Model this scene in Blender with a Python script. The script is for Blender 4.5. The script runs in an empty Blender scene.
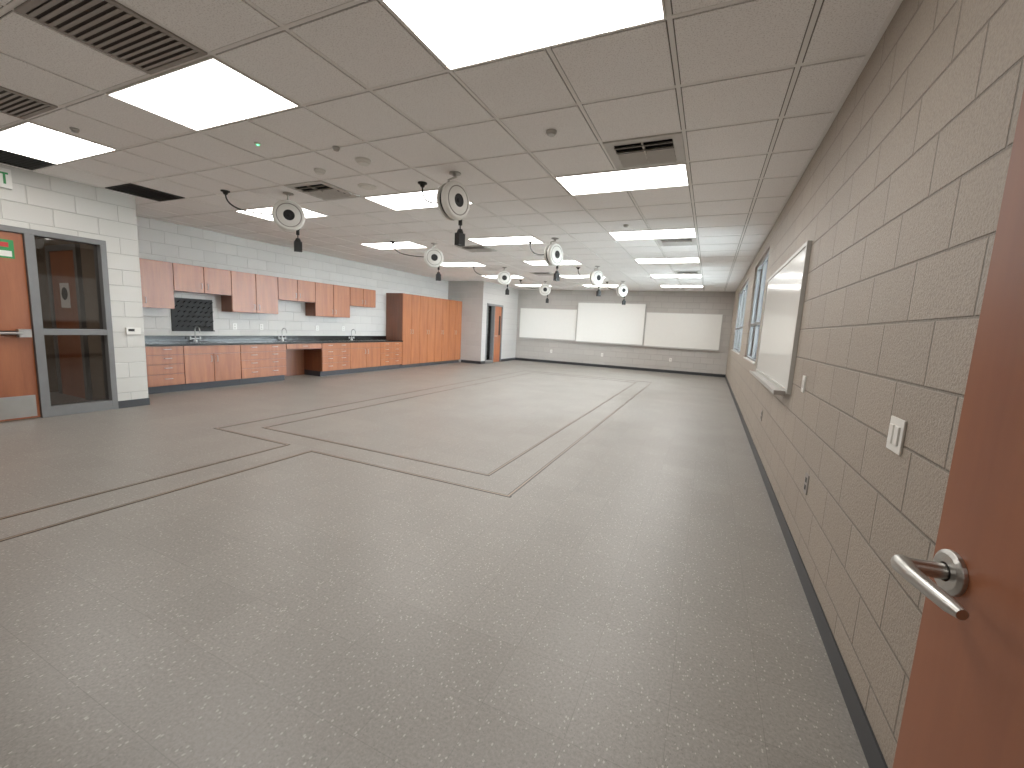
import bpy, math, random
from mathutils import Vector, Matrix
random.seed(3)
T=0.6096; H=2.8137; XR=0.6079; XA=-0.3206; Y0=2.286; XP=-7.09; YP=3.25; XL=-8.5; YB=12.9; YF=15.80
YN=-0.35
scene=bpy.context.scene
# ---------------------------------------------------------------- materials
def newmat(name):
    m=bpy.data.materials.new(name); m.use_nodes=True
    return m,m.node_tree,m.node_tree.nodes['Principled BSDF']
def lin(c):
    return tuple(((v/255.)/12.92 if v/255.<=.04045 else ((v/255.+.055)/1.055)**2.4) for v in c)+(1,)
def simple(name,rgb,rough=.5,metal=0,noise=0.04,nscale=12,spec=.5,coat=0):
    m,nt,p=newmat(name)
    n=nt.nodes.new('ShaderNodeTexNoise'); n.inputs['Scale'].default_value=nscale
    tc=nt.nodes.new('ShaderNodeTexCoord'); nt.links.new(tc.outputs['Object'],n.inputs['Vector'])
    mx=nt.nodes.new('ShaderNodeMix'); mx.data_type='RGBA'
    c=lin(rgb); mx.inputs[6].default_value=tuple(v*(1-noise*2) for v in c[:3])+(1,); mx.inputs[7].default_value=tuple(min(1,v*(1+noise*2)) for v in c[:3])+(1,)
    nt.links.new(n.outputs['Fac'],mx.inputs[0]); nt.links.new(mx.outputs[2],p.inputs['Base Color'])
    p.inputs['Roughness'].default_value=rough; p.inputs['Metallic'].default_value=metal
    p.inputs['Specular IOR Level'].default_value=spec; p.inputs['Coat Weight'].default_value=coat
    return m
def blockmat(name,rgb,axis,rough=.6,joint=.86,off=0.,pit=.45,speck=0.):
    m,nt,p=newmat(name); L=nt.links.new
    tc=nt.nodes.new('ShaderNodeTexCoord'); s=nt.nodes.new('ShaderNodeSeparateXYZ'); L(tc.outputs['Object'],s.inputs[0])
    cb=nt.nodes.new('ShaderNodeCombineXYZ')
    a=nt.nodes.new('ShaderNodeMath'); a.operation='ADD'; a.inputs[1].default_value=40*.4064+off; L(s.outputs[axis],a.inputs[0])
    L(a.outputs[0],cb.inputs[0]); L(s.outputs['Z'],cb.inputs[1])
    br=nt.nodes.new('ShaderNodeTexBrick'); L(cb.outputs[0],br.inputs['Vector'])
    br.inputs['Scale'].default_value=1; br.inputs['Brick Width'].default_value=.4064; br.inputs['Row Height'].default_value=.2032
    br.inputs['Mortar Size'].default_value=.006; br.inputs['Mortar Smooth'].default_value=.6; br.inputs['Bias'].default_value=0
    c=lin(rgb)
    br.inputs['Color1'].default_value=tuple(v*.96 for v in c[:3])+(1,); br.inputs['Color2'].default_value=tuple(min(1,v*1.04) for v in c[:3])+(1,)
    br.inputs['Mortar'].default_value=tuple(v*joint for v in c[:3])+(1,)
    n=nt.nodes.new('ShaderNodeTexNoise'); n.inputs['Scale'].default_value=105; n.inputs['Detail'].default_value=5; n.inputs['Roughness'].default_value=.65; L(tc.outputs['Object'],n.inputs['Vector'])
    if speck:
        r=nt.nodes.new('ShaderNodeValToRGB'); r.color_ramp.elements[0].position=.36; r.color_ramp.elements[1].position=.56
        r.color_ramp.elements[0].color=(1-speck,)*3+(1,); r.color_ramp.elements[1].color=(1.04,1.04,1.04,1); L(n.outputs['Fac'],r.inputs[0])
        mu=nt.nodes.new('ShaderNodeMix'); mu.data_type='RGBA'; mu.blend_type='MULTIPLY'; mu.inputs[0].default_value=1; L(br.outputs['Color'],mu.inputs[6]); L(r.outputs[0],mu.inputs[7])
        L(mu.outputs[2],p.inputs['Base Color'])
    else: L(br.outputs['Color'],p.inputs['Base Color'])
    mm=nt.nodes.new('ShaderNodeMath'); mm.operation='MULTIPLY_ADD'; mm.inputs[1].default_value=-1.; L(br.outputs['Fac'],mm.inputs[0])
    m2=nt.nodes.new('ShaderNodeMath'); m2.operation='MULTIPLY'; m2.inputs[1].default_value=pit; L(n.outputs['Fac'],m2.inputs[0]); L(m2.outputs[0],mm.inputs[2])
    b=nt.nodes.new('ShaderNodeBump'); b.inputs['Strength'].default_value=.9; b.inputs['Distance'].default_value=.007
    L(mm.outputs[0],b.inputs['Height']); L(b.outputs[0],p.inputs['Normal'])
    p.inputs['Roughness'].default_value=rough
    return m
def woodmat(name,c1,c2,rough=.4,vert=True,scale=1.,coat=.2):
    m,nt,p=newmat(name); L=nt.links.new
    tc=nt.nodes.new('ShaderNodeTexCoord'); mp=nt.nodes.new('ShaderNodeMapping'); L(tc.outputs['Object'],mp.inputs[0])
    mp.inputs['Scale'].default_value=(9*scale,9*scale,.8*scale) if vert else (9*scale,.8*scale,9*scale)
    n=nt.nodes.new('ShaderNodeTexNoise'); n.inputs['Scale'].default_value=1.6; n.inputs['Detail'].default_value=6; n.inputs['Distortion'].default_value=.3; L(mp.outputs[0],n.inputs['Vector'])
    n2=nt.nodes.new('ShaderNodeTexNoise'); n2.inputs['Scale'].default_value=14; n2.inputs['Detail'].default_value=3; L(mp.outputs[0],n2.inputs['Vector'])
    ad=nt.nodes.new('ShaderNodeMath'); ad.operation='MULTIPLY_ADD'; ad.inputs[1].default_value=.3; L(n2.outputs['Fac'],ad.inputs[0]); L(n.outputs['Fac'],ad.inputs[2])
    r=nt.nodes.new('ShaderNodeValToRGB'); r.color_ramp.elements[0].position=.4; r.color_ramp.elements[1].position=.9
    r.color_ramp.elements[0].color=lin(c1); r.color_ramp.elements[1].color=lin(c2)
    L(ad.outputs[0],r.inputs[0]); L(r.outputs[0],p.inputs['Base Color'])
    p.inputs['Roughness'].default_value=rough; p.inputs['Coat Weight'].default_value=coat; p.inputs['Coat Roughness'].default_value=.3
    return m
def emis(name,rgb,strength):
    m,nt,p=newmat(name)
    p.inputs['Base Color'].default_value=(.8,.8,.8,1); p.inputs['Emission Color'].default_value=rgb+(1,); p.inputs['Emission Strength'].default_value=strength
    return m
def floormat():
    m,nt,p=newmat('speckled_tile'); L=nt.links.new
    tc=nt.nodes.new('ShaderNodeTexCoord')
    base=nt.nodes.new('ShaderNodeTexBrick'); L(tc.outputs['Object'],base.inputs['Vector'])
    base.offset=0; base.inputs['Scale'].default_value=1; base.inputs['Brick Width'].default_value=.3048; base.inputs['Row Height'].default_value=.3048
    base.inputs['Mortar Size'].default_value=.0013; base.inputs['Mortar Smooth'].default_value=.4
    base.inputs['Color1'].default_value=lin((130,125,118)); base.inputs['Color2'].default_value=lin((136,131,124)); base.inputs['Mortar'].default_value=lin((112,107,101))
    n=nt.nodes.new('ShaderNodeTexNoise'); n.inputs['Scale'].default_value=80; n.inputs['Detail'].default_value=5; n.inputs['Roughness'].default_value=.75; L(tc.outputs['Object'],n.inputs['Vector'])
    r=nt.nodes.new('ShaderNodeValToRGB'); r.color_ramp.elements[0].position=.36; r.color_ramp.elements[1].position=.64
    r.color_ramp.elements[0].color=(.74,.735,.73,1); r.color_ramp.elements[1].color=(1.16,1.16,1.16,1); L(n.outputs['Fac'],r.inputs[0])
    mu=nt.nodes.new('ShaderNodeMix'); mu.data_type='RGBA'; mu.blend_type='MULTIPLY'; mu.inputs[0].default_value=1; L(base.outputs['Color'],mu.inputs[6]); L(r.outputs[0],mu.inputs[7])
    last=mu.outputs[2]
    for sc,th,col,seed,op in ((130,.075,(212,207,198),0,.5),(190,.12,(84,79,75),9,.45)):
        mp=nt.nodes.new('ShaderNodeMapping'); mp.inputs['Location'].default_value=(seed,seed*.7,0); mp.inputs['Rotation'].default_value=(0,0,seed); mp.inputs['Scale'].default_value=(1,.6,1); L(tc.outputs['Object'],mp.inputs[0])
        v=nt.nodes.new('ShaderNodeTexVoronoi'); v.inputs['Scale'].default_value=sc; L(mp.outputs[0],v.inputs['Vector'])
        wn=nt.nodes.new('ShaderNodeSeparateColor'); L(v.outputs['Color'],wn.inputs[0])
        g=nt.nodes.new('ShaderNodeMath'); g.operation='LESS_THAN'; g.inputs[1].default_value=th; L(wn.outputs[0],g.inputs[0])
        g2=nt.nodes.new('ShaderNodeMath'); g2.operation='LESS_THAN'; g2.inputs[1].default_value=.4; L(v.outputs['Distance'],g2.inputs[0])
        g3=nt.nodes.new('ShaderNodeMath'); g3.operation='MULTIPLY'; L(g.outputs[0],g3.inputs[0]); L(g2.outputs[0],g3.inputs[1])
        g4=nt.nodes.new('ShaderNodeMath'); g4.operation='MULTIPLY'; g4.inputs[1].default_value=op; L(g3.outputs[0],g4.inputs[0])
        mx=nt.nodes.new('ShaderNodeMix'); mx.data_type='RGBA'; L(g4.outputs[0],mx.inputs[0]); L(last,mx.inputs[6]); mx.inputs[7].default_value=lin(col); last=mx.outputs[2]
    L(last,p.inputs['Base Color'])
    n3=nt.nodes.new('ShaderNodeTexNoise'); n3.inputs['Scale'].default_value=1.3; n3.inputs['Detail'].default_value=3; L(tc.outputs['Object'],n3.inputs['Vector'])
    mr=nt.nodes.new('ShaderNodeMapRange'); mr.inputs[3].default_value=.36; mr.inputs[4].default_value=.5; L(n3.outputs['Fac'],mr.inputs[0]); L(mr.outputs[0],p.inputs['Roughness'])
    p.inputs['Specular IOR Level'].default_value=1.0
    return m
def tilemat():
    m,nt,p=newmat('acoustic_tile'); L=nt.links.new
    tc=nt.nodes.new('ShaderNodeTexCoord')
    n=nt.nodes.new('ShaderNodeTexNoise'); n.inputs['Scale'].default_value=130; n.inputs['Detail'].default_value=4; L(tc.outputs['Object'],n.inputs['Vector'])
    r=nt.nodes.new('ShaderNodeValToRGB'); r.color_ramp.elements[0].position=.3; r.color_ramp.elements[1].position=.5
    r.color_ramp.elements[0].color=lin((216,211,208)); r.color_ramp.elements[1].color=lin((250,247,245)); L(n.outputs['Fac'],r.inputs[0])
    L(r.outputs[0],p.inputs['Base Color'])
    p.inputs['Roughness'].default_value=.9; p.inputs['Specular IOR Level'].default_value=.1
    return m
def glassmat(name,tint=(1,1,1)):
    m,nt,p=newmat(name); L=nt.links.new
    tr=nt.nodes.new('ShaderNodeBsdfTransparent'); tr.inputs[0].default_value=tint+(1,)
    gl=nt.nodes.new('ShaderNodeBsdfGlossy'); gl.inputs['Roughness'].default_value=.02
    fr=nt.nodes.new('ShaderNodeFresnel'); fr.inputs[0].default_value=1.5
    mx=nt.nodes.new('ShaderNodeMixShader'); L(fr.outputs[0],mx.inputs[0]); L(tr.outputs[0],mx.inputs[1]); L(gl.outputs[0],mx.inputs[2])
    L(mx.outputs[0],nt.nodes['Material Output'].inputs[0])
    return m
M={}
M['right']=blockmat('painted_block_taupe',(156,143,129),'Y',rough=.5,off=.13,joint=.64,pit=.75,speck=.2)
M['left']=blockmat('painted_block_cream',(204,202,196),'Y',joint=.88,pit=.25)
M['leftx']=blockmat('painted_block_grey',(182,178,174),'X',joint=.88,pit=.25)
M['recess']=blockmat('painted_block_cool',(198,194,189),'Y',joint=.93,pit=.2)
M['far']=blockmat('painted_block_far',(176,171,165),'X',joint=.9,pit=.25)
M['floor']=floormat(); M['tile']=tilemat()
M['grid']=simple('grid_metal',(236,232,228),.5,noise=.01)
M['tilegap']=simple('grid_shadow_reveal',(110,103,98),.8)
M['base']=simple('rubber_base',(40,42,46),.45)
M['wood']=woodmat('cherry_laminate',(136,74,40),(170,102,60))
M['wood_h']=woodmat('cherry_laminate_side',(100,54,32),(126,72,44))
M['door']=woodmat('door_veneer',(134,70,36),(162,92,52),.35,scale=.8,coat=.4)
M['doorn']=woodmat('door_veneer_dark',(126,68,38),(150,86,50),.42,scale=.4,coat=.2)
M['black']=simple('epoxy_black',(14,14,16),.2,spec=.5)
M['blackm']=simple('matte_black',(16,16,17),.7)
M['grbk']=simple('grille_painted_shade',(84,78,74),.8)
M['toe']=simple('toe_kick',(50,52,58),.6)
M['steel']=simple('brushed_steel',(178,176,172),.32,metal=1)
M['alum']=simple('aluminium',(185,183,178),.4,metal=.3)
M['frame']=simple('painted_steel_frame',(110,110,110),.45)
M['white']=simple('white_plastic',(228,226,220),.4,noise=.01)
M['board']=simple('whiteboard_surface',(234,233,228),.15,noise=.01,spec=.5)
M['panel']=emis('light_diffuser',(1,.97,.92),11.5)
M['hall_fill']=emis('hall_fill_glow',(1,.93,.84),10.0)  # glow of the added vestibule fill panel
M['green']=simple('exit_green',(10,130,60),.4)
M['greenled']=emis('green_led',(.05,1,.3),3)
M['glass']=glassmat('clear_glass'); M['dglass']=glassmat('tinted_glass',(.7,.7,.7))
M['strip']=simple('floor_inlay_strip',(128,108,88),.3,noise=.3,nscale=1.2,spec=.8)
M['stripd']=simple('floor_inlay_edge',(52,46,41),.4,noise=.1)
M['cork']=simple('dark_wall',(120,104,88),.8)
M['red']=simple('red_sticker',(180,30,30),.5)
M['lgrey']=simple('light_grey_paint',(196,192,187),.5)
M['mgrey']=simple('grille_paint',(150,143,137),.5)
M['ext']=simple('exterior_concrete',(200,201,198),.9)
# ---------------------------------------------------------------- mesh builder
class B:
    def __init__(s): s.v=[];s.f=[];s.m=[];s.sm=[];s.mats=[]
    def mi(s,k):
        if k not in s.mats: s.mats.append(k)
        return s.mats.index(k)
    def add(s,vs,fs,k,smooth=False):
        o=len(s.v); s.v+= [tuple(x) for x in vs]; i=s.mi(k)
        for f in fs: s.f.append(tuple(o+j for j in f)); s.m.append(i); s.sm.append(smooth)
    def box(s,x0,x1,y0,y1,z0,z1,k,M4=None):
        vs=[Vector((x,y,z)) for x in(x0,x1) for y in(y0,y1) for z in(z0,z1)]
        if M4: vs=[M4@v for v in vs]
        s.add(vs,[(0,1,3,2),(4,6,7,5),(0,4,5,1),(2,3,7,6),(0,2,6,4),(1,5,7,3)],k)
    def tube(s,pts,r,k,n=12,caps=True):
        pts=[Vector(p) for p in pts]; rs=r if isinstance(r,(list,tuple)) else [r]*len(pts)
        vs=[];prev=None
        for i,p in enumerate(pts):
            t=(pts[min(i+1,len(pts)-1)]-pts[max(i-1,0)]).normalized()
            if prev is None:
                a=Vector((0,0,1)) if abs(t.z)<.9 else Vector((1,0,0)); u=t.cross(a).normalized()
            else: u=(prev-t*prev.dot(t)).normalized()
            prev=u; w=t.cross(u)
            for j in range(n):
                an=2*math.pi*j/n; vs.append(p+(u*math.cos(an)+w*math.sin(an))*rs[i])
        fs=[]
        for i in range(len(pts)-1):
            for j in range(n):
                fs.append((i*n+j,i*n+(j+1)%n,(i+1)*n+(j+1)%n,(i+1)*n+j))
        s.add(vs,fs,k,True)
        if caps:
            s.add(vs[:n],[tuple(range(n))[::-1]],k); s.add(vs[-n:],[tuple(range(n))],k)
    def lathe(s,c,axis,prof,k,n=32):
        c=Vector(c);t=Vector(axis).normalized();a=Vector((0,0,1)) if abs(t.z)<.9 else Vector((1,0,0));u=t.cross(a).normalized();w=t.cross(u)
        vs=[];fs=[]
        for d,r in prof:
            for j in range(n):
                an=2*math.pi*j/n; vs.append(c+t*d+(u*math.cos(an)+w*math.sin(an))*r)
        for i in range(len(prof)-1):
            for j in range(n): fs.append((i*n+j,i*n+(j+1)%n,(i+1)*n+(j+1)%n,(i+1)*n+j))
        s.add(vs,fs,k,False)
    def build(s,name,bevel=0,loc=None):
        me=bpy.data.meshes.new(name); me.from_pydata(s.v,[],s.f)
        for k in s.mats: me.materials.append(M[k])
        for p,i,sm in zip(me.polygons,s.m,s.sm): p.material_index=i; p.use_smooth=sm
        me.update()
        o=bpy.data.objects.new(name,me); scene.collection.objects.link(o)
        if bevel:
            b=o.modifiers.new('bevel','BEVEL'); b.width=bevel; b.segments=2; b.limit_method='ANGLE'
        return o
# ---------------------------------------------------------------- shell
b=B(); b.box(-9.6,XR+.3,-2.6,YF+.3,-.1,0,'floor'); b.build('floor')
b=B(); b.box(-9.6,XR+.3,-2.6,YF+.3,H+.002,H+.12,'tilegap')
lights=[(c,r) for c in range(3) for r in range(6)]
occ=set()
for c,r in lights:
    for k in(0,1): occ.add((-1-4*c-k,4*r-1))
vents={'grille':[(-5,-2),(-8,-2)],'black':[(-11,-1),(-11,1)],'supply':[(-1,2),(-7,2),(-1,8),(-7,8),(-1,14),(-7,14)]}
for k in vents:
    for i,j in vents[k]: occ.add((i,j))
for i in range(-15,2):
    for j in range(-8,23):
        if (i,j) in occ: continue
        x0=XA+i*T;y0=Y0+j*T; g=.019
        x1=min(x0+T,XR+.02+g);y1=min(y0+T,YF+.02)
        if x1-x0<.05 or y1-y0<.05: continue
        b.box(x0+g,x1-g,y0+g,y1-g,H-.005,H+.004,'tile')
for i in range(-15,3):
    x=XA+i*T
    if x<XR: b.box(x-.012,x+.012,YN,YF,H-.002,H+.002,'grid')
for j in range(-5,24):
    y=Y0+j*T
    if y<YF: b.box(-8.5,XR,y-.012,y+.012,H-.0021,H+.002,'grid')
b.box(XR-.025,XR-.001,YN,YF,H-.006,H+.002,'grid'); b.box(-8.5,XR,YF-.025,YF-.001,H-.006,H+.002,'grid')
b.build('ceiling')
def lightpanel(x0,x1,y0,y1):
    b=B(); e=.022
    b.box(x0+.014,x1-.014,y0+.014,y1-.014,H-.008,H+.001,'grid')
    z=H-.010
    b.add([(x0+e,y0+e,z),(x0+e,y1-e,z),(x1-e,y1-e,z),(x1-e,y0+e,z)],[(0,1,2,3)],'panel')
    for a in((x0+.012,x1-.012,y0+.012,y0+e),(x0+.012,x1-.012,y1-e,y1-.012),(x0+.012,x0+e,y0+e,y1-e),(x1-e,x1-.012,y0+e,y1-e)):
        b.box(*a,H-.014,H-.007,'white')
    b.build('ceiling_light_panel')
for c,r in lights:
    x1=XA-4*T*c; y1=Y0+4*T*r; lightpanel(x1-2*T,x1,y1-T,y1)
lightpanel(-1.0,.2,-1.9,-1.3)   # unseen panel added behind the camera to light the open door
def vent(kind,i,j):
    x0=XA+i*T+.013;y0=Y0+j*T+.013;x1=x0+T-.026;y1=y0+T-.026
    b=B(); b.box(x0,x1,y0,y1,H-.003,H+.001,'grbk' if kind=='grille' else 'blackm')  # flat dark plate: shade of the hollow behind the slats, put into colour
    e=.07 if kind=='supply' else .03
    fk={'supply':'lgrey','grille':'mgrey','black':'blackm'}[kind]
    for a in((x0,x1,y0,y0+e),(x0,x1,y1-e,y1),(x0,x0+e,y0+e,y1-e),(x1-e,x1,y0+e,y1-e)): b.box(*a,H-.012,H-.002,fk)
    if kind=='supply':
        ym=(y0+y1)/2
        for k in range(5):
            y=y0+e+(k+.5)*(y1-y0-2*e)/5
            Mx=Matrix.Translation((0,y,H-.016))@Matrix.Rotation(math.radians(35 if y<ym-.01 else -35),4,'X')
            b.box(x0+e,x1-e,-.026,.026,-.0015,.0015,'lgrey',Mx)
        b.box((x0+x1)/2-.006,(x0+x1)/2+.006,y0+e,y1-e,H-.02,H-.004,'lgrey')
    else:
        n=14
        for k in range(n):
            y=y0+e+(k+.5)*(y1-y0-2*e)/n
            Mx=Matrix.Translation((0,y,H-.012))@Matrix.Rotation(math.radians(15),4,'X')
            b.box(x0+e,x1-e,-.013,.013,-.001,.001,fk,Mx)
    b.build('ceiling_air_diffuser' if kind=='supply' else 'ceiling_return_grille')
for k in vents:
    for i,j in vents[k]: vent(k,i,j)
# right wall with windows
WIN=[(6.75,8.75),(10.1,13.6)]; WZ0,WZ1=.98,2.58
b=B(); X0,X1=XR,XR+.3; ys=[-2.6]+[v for w in WIN for v in w]+[YF+.3]
for i in range(0,len(ys),2): b.box(X0,X1,ys[i],ys[i+1],0,H,'right')
for w in WIN: b.box(X0,X1,w[0],w[1],0,WZ0,'right'); b.box(X0,X1,w[0],w[1],WZ1,H,'right')
b.build('wall_right')
for n,w in enumerate(WIN):
    b=B(); xf0,xf1=XR+.03,XR+.09; e=.05
    b.box(xf0,xf1,w[0],w[1],WZ0,WZ0+e,'frame'); b.box(xf0,xf1,w[0],w[1],WZ1-e,WZ1,'frame')
    k=2 if n==0 else 3
    for q in range(k+1):
        y=w[0]+(w[1]-w[0]-e)*q/k; b.box(xf0+.002,xf1-.002,y,y+e,WZ0+e,WZ1-e,'frame')
    b.box(xf0+.004,xf1-.004,w[0]+e,w[1]-e,1.55,1.59,'frame')
    b.box(xf0+.03,xf0+.036,w[0]+.01,w[1]-.01,WZ0+.01,WZ1-.01,'glass')
    b.box(XR-.02,xf0,w[0],w[1],WZ0+.001,WZ0+.02,'lgrey')
    b.build('window_%d'%(n+1))
b=B(); b.box(-7.3,XR+.3,YF,YF+.2,0,H,'far'); b.build('wall_far')
b=B(); b.box(-9.6,-.5,YN-.2,YN,0,H,'far'); b.box(-.5,XR,YN-.2,YN,2.15,H,'far'); b.box(.5,XR,YN-.2,YN,0,2.15,'far'); b.build('wall_near')
b=B(); b.box(-3,XR,-2.6,-2.4,0,H,'far'); b.box(-3.2,-3,-2.6,YN-.2,0,H,'far'); b.build('corridor_light_block')  # unseen walls added to keep sky light out of the doorway
D0,D1=1.22,2.90
b=B()
b.box(XP-.2,XP,YN,D0,0,H,'left'); b.box(XP-.2,XP,D1,YP,0,H,'left'); b.box(XP-.2,XP,D0,D1,2.17,H,'left')
b.build('wall_left')
b=B(); b.box(XL-.1,XP-.2,YP-.2,YP,0,H,'leftx'); b.build('wall_left_return')
b=B(); b.box(XL-.2,XL,YP-.2,YB+.2,0,H,'recess'); b.build('wall_left_recess')
b=B(); b.box(XL,XP-.2,YB,YB+.2,0,H,'leftx'); b.build('wall_left_bump')
b=B()
b.box(XP-.2,XP,YB,13.2,0,H,'leftx'); b.box(XP-.2,XP,14.45,YF,0,H,'leftx'); b.box(XP-.2,XP,13.2,14.45,2.1,H,'leftx')
b.build('wall_left_far')
# vestibule behind near-left door
b=B(); b.box(-9.3,-9.1,YN-.3,YP+.2,0,H,'cork'); b.box(-9.1,XP-.2,YP-.25,YP-.2,0,H,'cork')
yv=YP-.25
b.box(-8.85,-8.1,yv-.03,yv,0,2.1,'door'); b.box(-8.93,-8.85,yv-.05,yv,0,2.18,'frame'); b.box(-8.1,-8.02,yv-.05,yv,0,2.18,'frame'); b.box(-8.85,-8.1,yv-.05,yv,2.1,2.18,'frame')
b.box(-8.62,-8.35,yv-.035,yv-.03,1.3,1.65,'white'); b.lathe((-8.485,yv-.036,1.5),(0,-1,0),[(0,0),(0,.09),(.002,.09),(.002,0)],'blackm',24)
b.build('wall_vestibule')
b=B(); b.box(-8.9,-7.7,.7,1.3,H-.016,H-.008,'grid'); b.add([(-8.88,.72,H-.018),(-8.88,1.28,H-.018),(-7.72,1.28,H-.018),(-7.72,.72,H-.018)],[(0,1,2,3)],'hall_fill'); b.build('hall_fill_light')  # added panel, brightens the dark vestibule behind the sidelight
b=B(); b.box(-8.2,-8.0,13.0,15.9,0,H,'cork'); b.box(-8.2,-7.2,15.7,15.9,0,H,'cork'); b.build('wall_hall')
# baseboards
b=B(); b.box(XR-.008,XR-.0005,YN,YF,0,.1,'base'); b.build('baseboard_right')
b=B(); b.box(XP,XR,YF-.008,YF,0,.1,'base'); b.build('baseboard_far')
b=B(); b.box(XP,XP+.008,YN,D0,0,.1,'base'); b.box(XP,XP+.008,D1,YP+.008,0,.1,'base'); b.box(XP-.78,XP+.007,YP,YP+.008,0,.099,'base')
b.box(XP,XP+.008,YB-.008,13.2,0,.1,'base'); b.box(XP,XP+.008,14.45,YF,0,.1,'base'); b.box(-7.88,XP+.007,YB-.0085,YB,0,.099,'base'); b.build('baseboard_left')
# near-left door with frame and sidelight
b=B(); fx0,fx1=XP-.16,XP+.02
DS=2.18
b.box(fx0,fx1,D0,D0+.05,0,2.11,'frame'); b.box(fx0,fx1,D1-.06,D1,0,2.11,'frame'); b.box(fx0,fx1,DS,DS+.08,0,2.11,'frame'); b.box(fx0,fx1,D0,D1,2.11,2.17,'frame')
b.box(fx0,fx1-.003,DS+.08,D1-.06,0,.12,'frame'); b.box(fx0,fx1-.003,DS+.08,D1-.06,.98,1.05,'frame')
b.box(XP-.07,XP-.064,DS+.07,D1-.05,.1,2.13,'dglass')
b.build('door_frame_sidelight',.002)
b=B(); b.box(XP-.06,XP-.015,D0+.055,DS-.005,.01,2.105,'door')
b.box(XP-.015,XP-.012,D0+.08,DS-.03,.03,.28,'steel')
b.tube([(XP+.05,D0+.12,1.0),(XP+.05,DS-.1,1.0)],.016,'steel'); b.box(XP-.015,XP+.06,DS-.13,DS-.03,.955,1.045,'steel'); b.box(XP-.015,XP+.06,D0+.08,D0+.16,.96,1.04,'steel'); b.box(XP-.015,XP+.03,D0+.1,DS-.06,.975,1.025,'blackm')
b.build('door_1',.002)
b=B(); b.box(XP-.0145,XP-.011,1.93,2.1,1.82,2.02,'green'); b.box(XP-.011,XP-.010,1.95,2.08,1.84,1.9,'white'); b.box(XP-.011,XP-.010,1.97,2.06,1.94,1.99,'red'); b.build('notice_sign')
# exit sign
b=B(); b.box(XP+.001,XP+.05,1.82,2.12,2.56,2.76,'white')
zz=2.60
def bar(y0,y1,z0,z1): b.box(XP+.05,XP+.052,y0,y1,z0,z1,'green')
y=1.84;lh=.12
for dz in(0,.05,.1): bar(y+.018,y+.05,zz+dz,zz+dz+.02)
bar(y,y+.018,zz,zz+lh)
y=1.91
for s_ in(1,-1):
    Mx=Matrix.Translation((XP+.051,y+.027,zz+.06))@Matrix.Rotation(s_*.42,4,'X'); b.box(-.001,.001,-.009,.009,-.063,.063,'green',Mx)
bar(1.98,2.0,zz,zz+lh)
bar(2.035,2.095,zz+.1,zz+lh); bar(2.055,2.075,zz,zz+.1)
b.build('exit_sign')
b=B(); b.box(XP+.0005,XP+.03,3.04,3.2,.99,1.08,'white'); b.box(XP+.03,XP+.032,3.06,3.13,1.03,1.065,'blackm'); b.build('thermostat',.004)
# far-left door
b=B(); b.box(XP-.16,XP+.02,13.2,13.26,0,2.03,'frame'); b.box(XP-.16,XP+.02,14.39,14.45,0,2.03,'frame'); b.box(XP-.16,XP+.02,13.2,14.45,2.03,2.1,'frame')
b.box(XP-.16,XP+.02,13.75,13.82,0,2.03,'frame'); b.box(XP-.1,XP-.09,13.26,13.76,.1,2.03,'dglass'); b.box(XP-.16,XP+.017,13.26,13.75,0,.1,'frame'); b.build('door_frame')
b=B(); b.box(XP-.06,XP-.015,13.82,14.38,.01,2.03,'door'); b.box(XP-.015,XP-.012,14.2,14.32,1.0,1.7,'blackm'); b.tube([(XP-.02,13.9,.97),(XP+.05,13.9,.97),(XP+.05,14.0,.97)],.01,'steel'); b.build('door_2')
# ---------------------------------------------------------------- cabinets
XB=-7.9; XU=-8.17; CT=.80; XW=XL+.001
def pull(b,x,y,z,vert=False,l=.1):
    if vert: b.tube([(x,y,z-l/2),(x+.028,y,z-l/2),(x+.028,y,z+l/2),(x,y,z+l/2)],.005,'steel',8)
    else: b.tube([(x,y-l/2,z),(x+.028,y-l/2,z),(x+.028,y+l/2,z),(x,y+l/2,z)],.005,'steel',8)
def front(b,x,y0,y1,z0,z1): b.box(x,x+.02,y0+.006,y1-.006,z0+.006,z1-.006,'wood')
def basecab(y0,y1,kind):
    b=B(); y0+=.0005; y1-=.0005
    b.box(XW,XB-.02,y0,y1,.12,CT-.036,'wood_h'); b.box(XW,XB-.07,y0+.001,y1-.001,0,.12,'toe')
    if kind=='drawers':
        zs=[.12,.31,.47,.62,CT-.036]
        for i in range(4): front(b,XB-.02,y0,y1,zs[i],zs[i+1]); 
        for i in range(4):
            for q in (.27,.73): pull(b,XB,y0+(y1-y0)*q,(zs[i]+zs[i+1])/2+.02)
    else:
        ym=(y0+y1)/2
        front(b,XB-.02,y0,y1,.62,CT-.036); front(b,XB-.02,y0,ym,.12,.62); front(b,XB-.02,ym,y1,.12,.62)
        pull(b,XB,ym-.05,.53,True); pull(b,XB,ym+.05,.53,True)
    b.build('base_cabinet',.0015)
for a in((3.27,4.15,'drawers'),(4.15,5.1,'doors'),(5.1,6.05,'drawers'),(6.95,7.8,'drawers'),(7.8,8.85,'doors'),(8.85,9.72,'drawers')): basecab(*a)
b=B(); b.box(XB-.04,XB-.02,6.051,6.949,.64,CT-.036,'wood_h'); front(b,XB-.02,6.06,6.94,.65,CT-.036); pull(b,XB,6.5,.71); b.box(XW,XW+.02,6.051,6.949,.0,CT-.036,'wood_h'); b.build('base_cabinet')
b=B(); b.box(XW,XB+.03,3.26,9.725,CT-.035,CT,'black'); b.box(XW,XW+.02,3.26,9.725,CT,CT+.1,'black')
b.build('countertop',.003)
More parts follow.
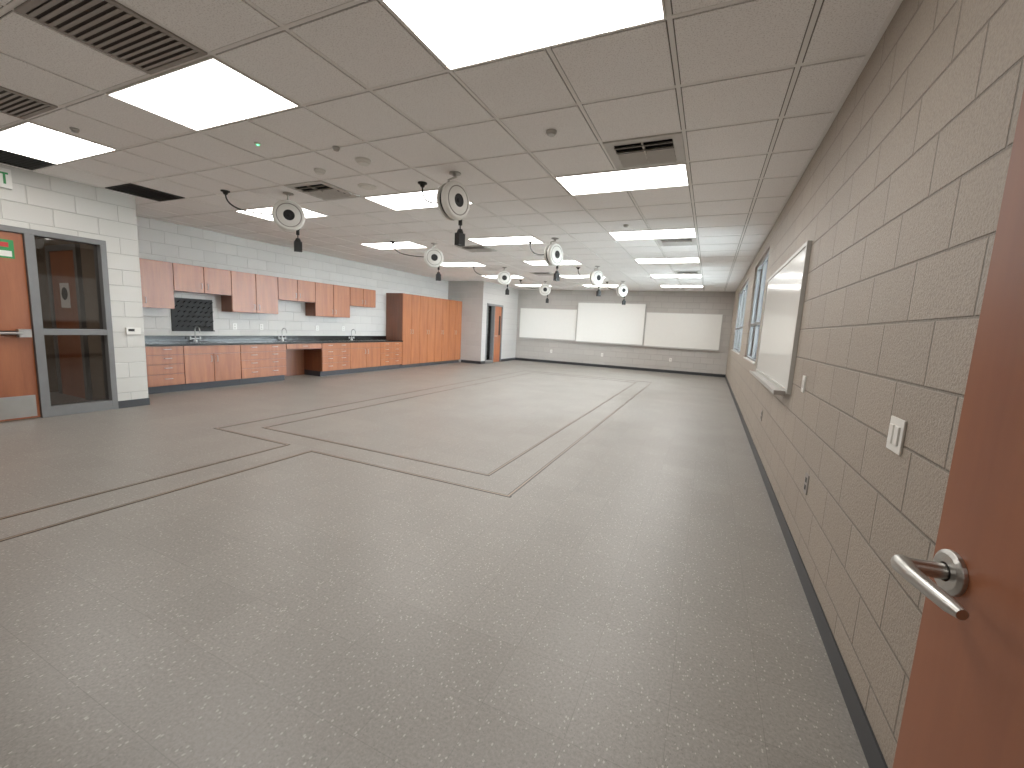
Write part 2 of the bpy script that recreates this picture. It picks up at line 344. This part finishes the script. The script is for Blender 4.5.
def faucet(y):
    b=B(); x=XL+.09; z=CT+.001
    b.lathe((x,y,z),(0,0,1),[(0,0),(0,.03),(.02,.028),(.03,.014),(.06,.014)],'steel',16)
    pts=[(x,y,z+.03),(x,y,z+.2)]+[(x+.07-.07*math.cos(t),y,z+.2+.07*math.sin(t)) for t in [math.pi*k/8 for k in range(1,9)]]+[(x+.14,y,z+.16)]
    b.tube(pts,.009,'steel',10)
    for s_ in(-1,1):
        b.tube([(x,y,z+.045),(x,y+s_*.08,z+.055)],.007,'steel',8); b.tube([(x,y+s_*.08,z+.03),(x,y+s_*.08,z+.085)],.012,'steel',8)
    b.build('gooseneck_faucet')
for y in(4.62,6.35,8.33): faucet(y)
def wallcab(y0,y1,z0,n):
    y0+=.0005; y1-=.0005
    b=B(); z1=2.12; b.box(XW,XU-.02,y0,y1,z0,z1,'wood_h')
    for k in range(n):
        a=y0+(y1-y0)*k/n; c=y0+(y1-y0)*(k+1)/n; front(b,XU-.02,a,c,z0,z1)
        pull(b,XU,(c-.05) if k%2==0 else (a+.05),z0+.12,True,.09)
    b.build('wall_cabinet',.0015)
for a in((3.27,4.2,1.36,2),(4.2,5.15,1.66,2),(5.15,6.1,1.36,2),(6.1,7.02,1.66,2),(7.02,8.05,1.36,2),(8.05,8.95,1.66,2)): wallcab(*a)
for k in range(4):
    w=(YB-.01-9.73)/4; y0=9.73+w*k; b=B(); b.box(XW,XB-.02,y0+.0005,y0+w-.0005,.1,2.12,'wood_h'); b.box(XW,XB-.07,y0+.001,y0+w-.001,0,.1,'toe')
    for q in(0,1): front(b,XB-.02,y0+w*q/2,y0+w*(q+1)/2,.1,2.12); pull(b,XB,y0+w/2+(.045 if q else -.045),1.05,True,.12)
    b.build('tall_storage_cabinet',.0015)
# drying rack
b=B(); b.box(XL+.001,XL+.02,4.3,4.98,1.0,1.56,'blackm')
for i in range(7):
    for j in range(6):
        y=4.37+i*.09; z=1.06+j*.085
        b.tube([(XL+.02,y+(j%2)*.04-.01,z),(XL+.10,y+(j%2)*.04-.01,z+.03)],[.010,.006],'blackm',6)
b.box(XL+.001,XL+.06,4.3,4.98,.98,1.0,'blackm'); b.build('lab_drying_rack')
for y in(5.35,5.9,7.3,8.1):
    b=B(); b.box(XW,XL+.008,y,y+.08,1.02,1.14,'white'); b.box(XL+.008,XL+.009,y+.025,y+.055,1.04,1.07,'lgrey'); b.box(XL+.008,XL+.009,y+.025,y+.055,1.09,1.12,'lgrey'); b.build('power_outlet',.001)
# ---------------------------------------------------------------- whiteboards
def wb_far(x0,x1,z0,z1,yo):
    b=B(); y=YF-yo-.001; e=.02; b.box(x0+e,x1-e,y-.015,y,z0+e,z1-e,'board')
    for a in((x0,x1,z0,z0+e),(x0,x1,z1-e,z1),(x0,x0+e,z0+e,z1-e),(x1-e,x1,z0+e,z1-e)): b.box(a[0],a[1],y-.025,y,a[2],a[3],'alum')
    b.box(x0+.05,x1-.05,y-.08,y-.015,z0-.02,z0-.001,'alum')
    if yo: b.box(x0,x1,y,YF-.001,z0+.1,z0+.16,'alum')
    return b.build('whiteboard')
wb_far(-6.97,-4.61,.92,2.1,0); wb_far(-4.60,-2.13,.9,2.36,.05); wb_far(-2.12,.33,.88,2.08,0)
b=B(); x=XR-.001; y0,y1,z0,z1=3.82,6.26,.93,2.07; e=.03
b.box(x-.02,x,y0+e,y1-e,z0+e,z1-e,'board')
for a in((y0,y1,z0,z0+e),(y0,y1,z1-e,z1),(y0,y0+e,z0+e,z1-e),(y1-e,y1,z0+e,z1-e)): b.box(x-.028,x,*a,'alum')
b.box(x-.1,x-.02,y0+.1,y1-.1,z0-.016,z0-.001,'alum'); b.box(x-.105,x-.1,y0+.1,y1-.1,z0-.016,z0+.012,'alum'); b.box(x-.106,x-.03,y0+.06,y0+.1,z0-.02,z0+.015,'mgrey')
b.build('whiteboard')
# switches
b=B(); b.box(XR-.008,XR-.0005,1.765,1.88,.985,1.10,'white')
for q in(1.785,1.83): b.box(XR-.014,XR-.008,q,q+.033,1.01,1.075,'white')
b.build('light_switch_plate',.002)
b=B(); b.box(XR-.01,XR-.0005,3.36,3.43,1.0,1.11,'white'); b.box(XR-.012,XR-.01,3.38,3.41,1.03,1.08,'lgrey'); b.build('wall_switch_plate',.001)
for y,z in((2.9,.45),(5.3,.45)):
    b=B(); b.box(XR-.008,XR-.0005,y,y+.075,z,z+.115,'mgrey'); b.box(XR-.009,XR-.008,y+.02,y+.055,z+.02,z+.05,'blackm'); b.box(XR-.009,XR-.008,y+.02,y+.055,z+.065,z+.095,'blackm'); b.build('power_outlet',.001)
for x in(-5.6,-3.6,-1.2):
    b=B(); b.box(x,x+.08,YF-.008,YF-.0005,.4,.52,'white'); b.box(x+.02,x+.06,YF-.009,YF-.008,.43,.49,'lgrey'); b.build('power_outlet',.001)
# ---------------------------------------------------------------- floor inlay strips
b=B(); w=.016; zt=.0022
def sx(x0,x1,y): b.box(x0-w,x1+w,y-w,y+w,-.001,zt,'stripd'); b.box(x0,x1,y-w*.5,y+w*.5,0,zt+.0004,'strip')
def sy(x,y0,y1): b.box(x-w,x+w,y0,y1,-.001,zt+.0002,'stripd'); b.box(x-w*.5,x+w*.5,y0,y1,0,zt+.0006,'strip')
sy(-3.53,-.2,2.96); sx(-3.53,-1.32,2.96); sy(-1.33,2.96,12.2)
sy(-3.90,-.2,2.99); sx(-5.12,-3.90,2.98); sy(-5.10,2.98,12.2); sx(-5.1,-1.33,12.2)
sx(-4.73,-1.69,3.3); sy(-4.73,3.3,11.85); sy(-1.69,3.3,11.85); sx(-4.73,-1.69,11.85)
b.build('floor_inlay_strips')
# ---------------------------------------------------------------- ceiling devices
def disc(name,x,y,r,h,k='white'):
    b=B(); b.lathe((x,y,H-.004),(0,0,-1),[(0,0),(0,r),(h*.5,r),(h*.7,r*.8),(h,r*.72),(h,0)],k,28); b.build(name)
disc('ceiling_speaker',-3.62,3.82,.1,.02); disc('smoke_detector',-3.08,3.2,.07,.04); disc('smoke_detector',-3.72,3.27,.055,.04)
disc('sprinkler_head',-1.23,3.2,.04,.03,'steel'); disc('sprinkler_head',-3.1,2.9,.03,.03,'steel')
disc('sprinkler_head',-5.0,1.9,.03,.03,'steel'); disc('sprinkler_head',-1.2,6.2,.04,.03,'steel')
b=B(); b.lathe((-3.72,2.62,H-.004),(0,0,-1),[(0,0),(0,.03),(.012,.026),(.012,0)],'white',16); b.lathe((-3.72,2.62,H-.016),(0,0,-1),[(0,0),(0,.012),(.006,.01),(.006,0)],'greenled',12); b.build('ceiling_indicator_light')
# cord reels
def reel(x,y,ang,cable):
    b=B(); zc=H-.27; R=.175
    ax=Vector((math.sin(ang),-math.cos(ang),0))
    c=Vector((x,y,zc))
    side=Vector((math.cos(ang),math.sin(ang),0))
    b.lathe((x,y,H-.004),(0,0,-1),[(0,0),(0,.06),(.012,.06),(.02,.03),(.03,.015),(.03,0)],'steel',16)
    b.tube([c-ax*.085+Vector((0,0,.0)),c-ax*.085+Vector((0,0,.215)),c+ax*.02+Vector((0,0,.225)),c+ax*.0+Vector((0,0,.262))],.012,'lgrey',8)
    b.lathe(c,ax,[(-.075,0),(-.075,R*.9),(-.065,R),(-.045,R),(-.045,R*.8)],'white',40)
    b.lathe(c,ax,[(-.045,R*.86),(.0,R*.86)],'blackm',40)
    b.lathe(c,ax,[(.0,R*.8),(.0,R),(.03,R+.006),(.045,R),(.058,R*.92),(.060,R*.80)],'white',40)
    b.lathe(c,ax,[(.060,R*.80),(.054,R*.79),(.054,R*.75),(.060,R*.74)],'mgrey',40)
    b.lathe(c,ax,[(.060,R*.74),(.068,R*.5),(.070,R*.36)],'white',40)
    b.lathe(c,ax,[(.070,R*.36),(.064,R*.34),(.064,R*.12),(.076,R*.1),(.078,0)],'blackm',32)
    ex=c+side*R*.55+Vector((0,0,-R*.85))
    b.tube([c+side*R*.8+Vector((0,0,-R*.3)),ex,ex+Vector((0,0,-.06))],.02,'blackm',8)
    b.tube([ex,ex+Vector((0,0,-.10))],.007,'blackm',8)
    e2=ex+Vector((0,0,-.10))
    b.lathe(e2,(0,0,-1),[(0,0),(0,.022),(.03,.035),(.06,.022),(.06,0)],'blackm',16)
    Mx=Matrix.Translation(e2+Vector((0,0,-.10)))@Matrix.Rotation(ang,4,'Z')
    b.box(-.045,.045,-.03,.03,-.06,.06,'blackm',Mx)
    o=Vector((x,y,H))+Vector(cable)
    b.lathe((o.x,o.y,H-.004),(0,0,-1),[(0,0),(0,.05),(.012,.05),(.02,.03),(.045,.02),(.045,0)],'blackm',16)
    p0=Vector((o.x,o.y,H-.04)); p3=c-ax*.06+Vector((0,0,.02)); p1=p0+Vector((0,0,-.22)); p2=p3+(p0-p3)*.45+Vector((0,0,-.10))
    pts=[]
    for k in range(15):
        t=k/14; pts.append(p0*(1-t)**3+p1*3*t*(1-t)**2+p2*3*t*t*(1-t)+p3*t**3)
    b.tube(pts,.009,'blackm',8)
    b.build('retractable_cord_reel')
rl=[(-4.80,3.75,.95),(-2.43,3.75,1.35),(-4.84,6.83,.8),(-2.46,6.84,1.2),(-4.86,9.9,.6),(-2.50,9.93,1.0),(-4.88,12.9,.5),(-2.46,12.9,.9)]
for x,y,a in rl: reel(x,y,a,(-.72,-.3,0) if x<-4 else (-.5,.15,0))
# ---------------------------------------------------------------- open door at right foreground
E=Vector((.347,.84,0)); Hn=Vector((.47,-.06,0)); d=(Hn-E).normalized(); nrm=Vector((-d.y,d.x,0))
if nrm.x>0: nrm=-nrm
Md=Matrix(((d.x,nrm.x,0,E.x),(d.y,nrm.y,0,E.y),(0,0,1,0),(0,0,0,1)))
b=B(); b.box(0,.915,-.044,0,.012,2.12,'doorn',Md)
hz=1.02; 
def P(x,y,z): return Md@Vector((x,y,z))
hx=.044
b.lathe(P(hx,0,hz),nrm,[(0,0),(0,.032),(.006,.032),(.010,.026),(.010,.014)],'steel',28)
b.tube([P(hx,.008,hz),P(hx,.056,hz)],.0115,'steel',20)
b.tube([P(hx-.007,.058,hz),P(hx+.001,.060,hz),P(hx+.025,.061,hz-.001),P(hx+.06,.058,hz-.002),P(hx+.095,.054,hz-.003),P(hx+.113,.052,hz-.003)],[.012,.0135,.0115,.0105,.010,.007],'steel',20)
b.box(-.0015,.0,-.035,-.01,hz-.06,hz+.06,'steel',Md)
b.build('door_3',.0015)
# ---------------------------------------------------------------- exterior
b=B(); b.box(XR+.31,40,-20,60,-.6,-.5,'ext'); b.build('exterior_ground')
w=bpy.data.worlds.new('World'); scene.world=w; w.use_nodes=True
bg=w.node_tree.nodes['Background']; bg.inputs[0].default_value=(.80,.93,1,1); bg.inputs[1].default_value=38.
# ---------------------------------------------------------------- camera
f,yaw,pit,rol,h=425.7431,.4265,.1342,.0486,1.3426
F=Vector((-math.sin(yaw)*math.cos(pit),math.cos(yaw)*math.cos(pit),-math.sin(pit)))
R0=Vector((math.cos(yaw),math.sin(yaw),0)); U0=R0.cross(F)
R=R0*math.cos(rol)+U0*math.sin(rol); U=U0*math.cos(rol)-R0*math.sin(rol)
cd=bpy.data.cameras.new('camera'); cd.sensor_width=36; cd.lens=f/1024*36; cd.clip_start=.02
co=bpy.data.objects.new('camera',cd); scene.collection.objects.link(co)
co.matrix_world=Matrix(((R.x,U.x,-F.x,0),(R.y,U.y,-F.y,0),(R.z,U.z,-F.z,h),(0,0,0,1)))
scene.camera=co
scene.view_settings.view_transform='Standard'
scene.view_settings.gamma=1.13
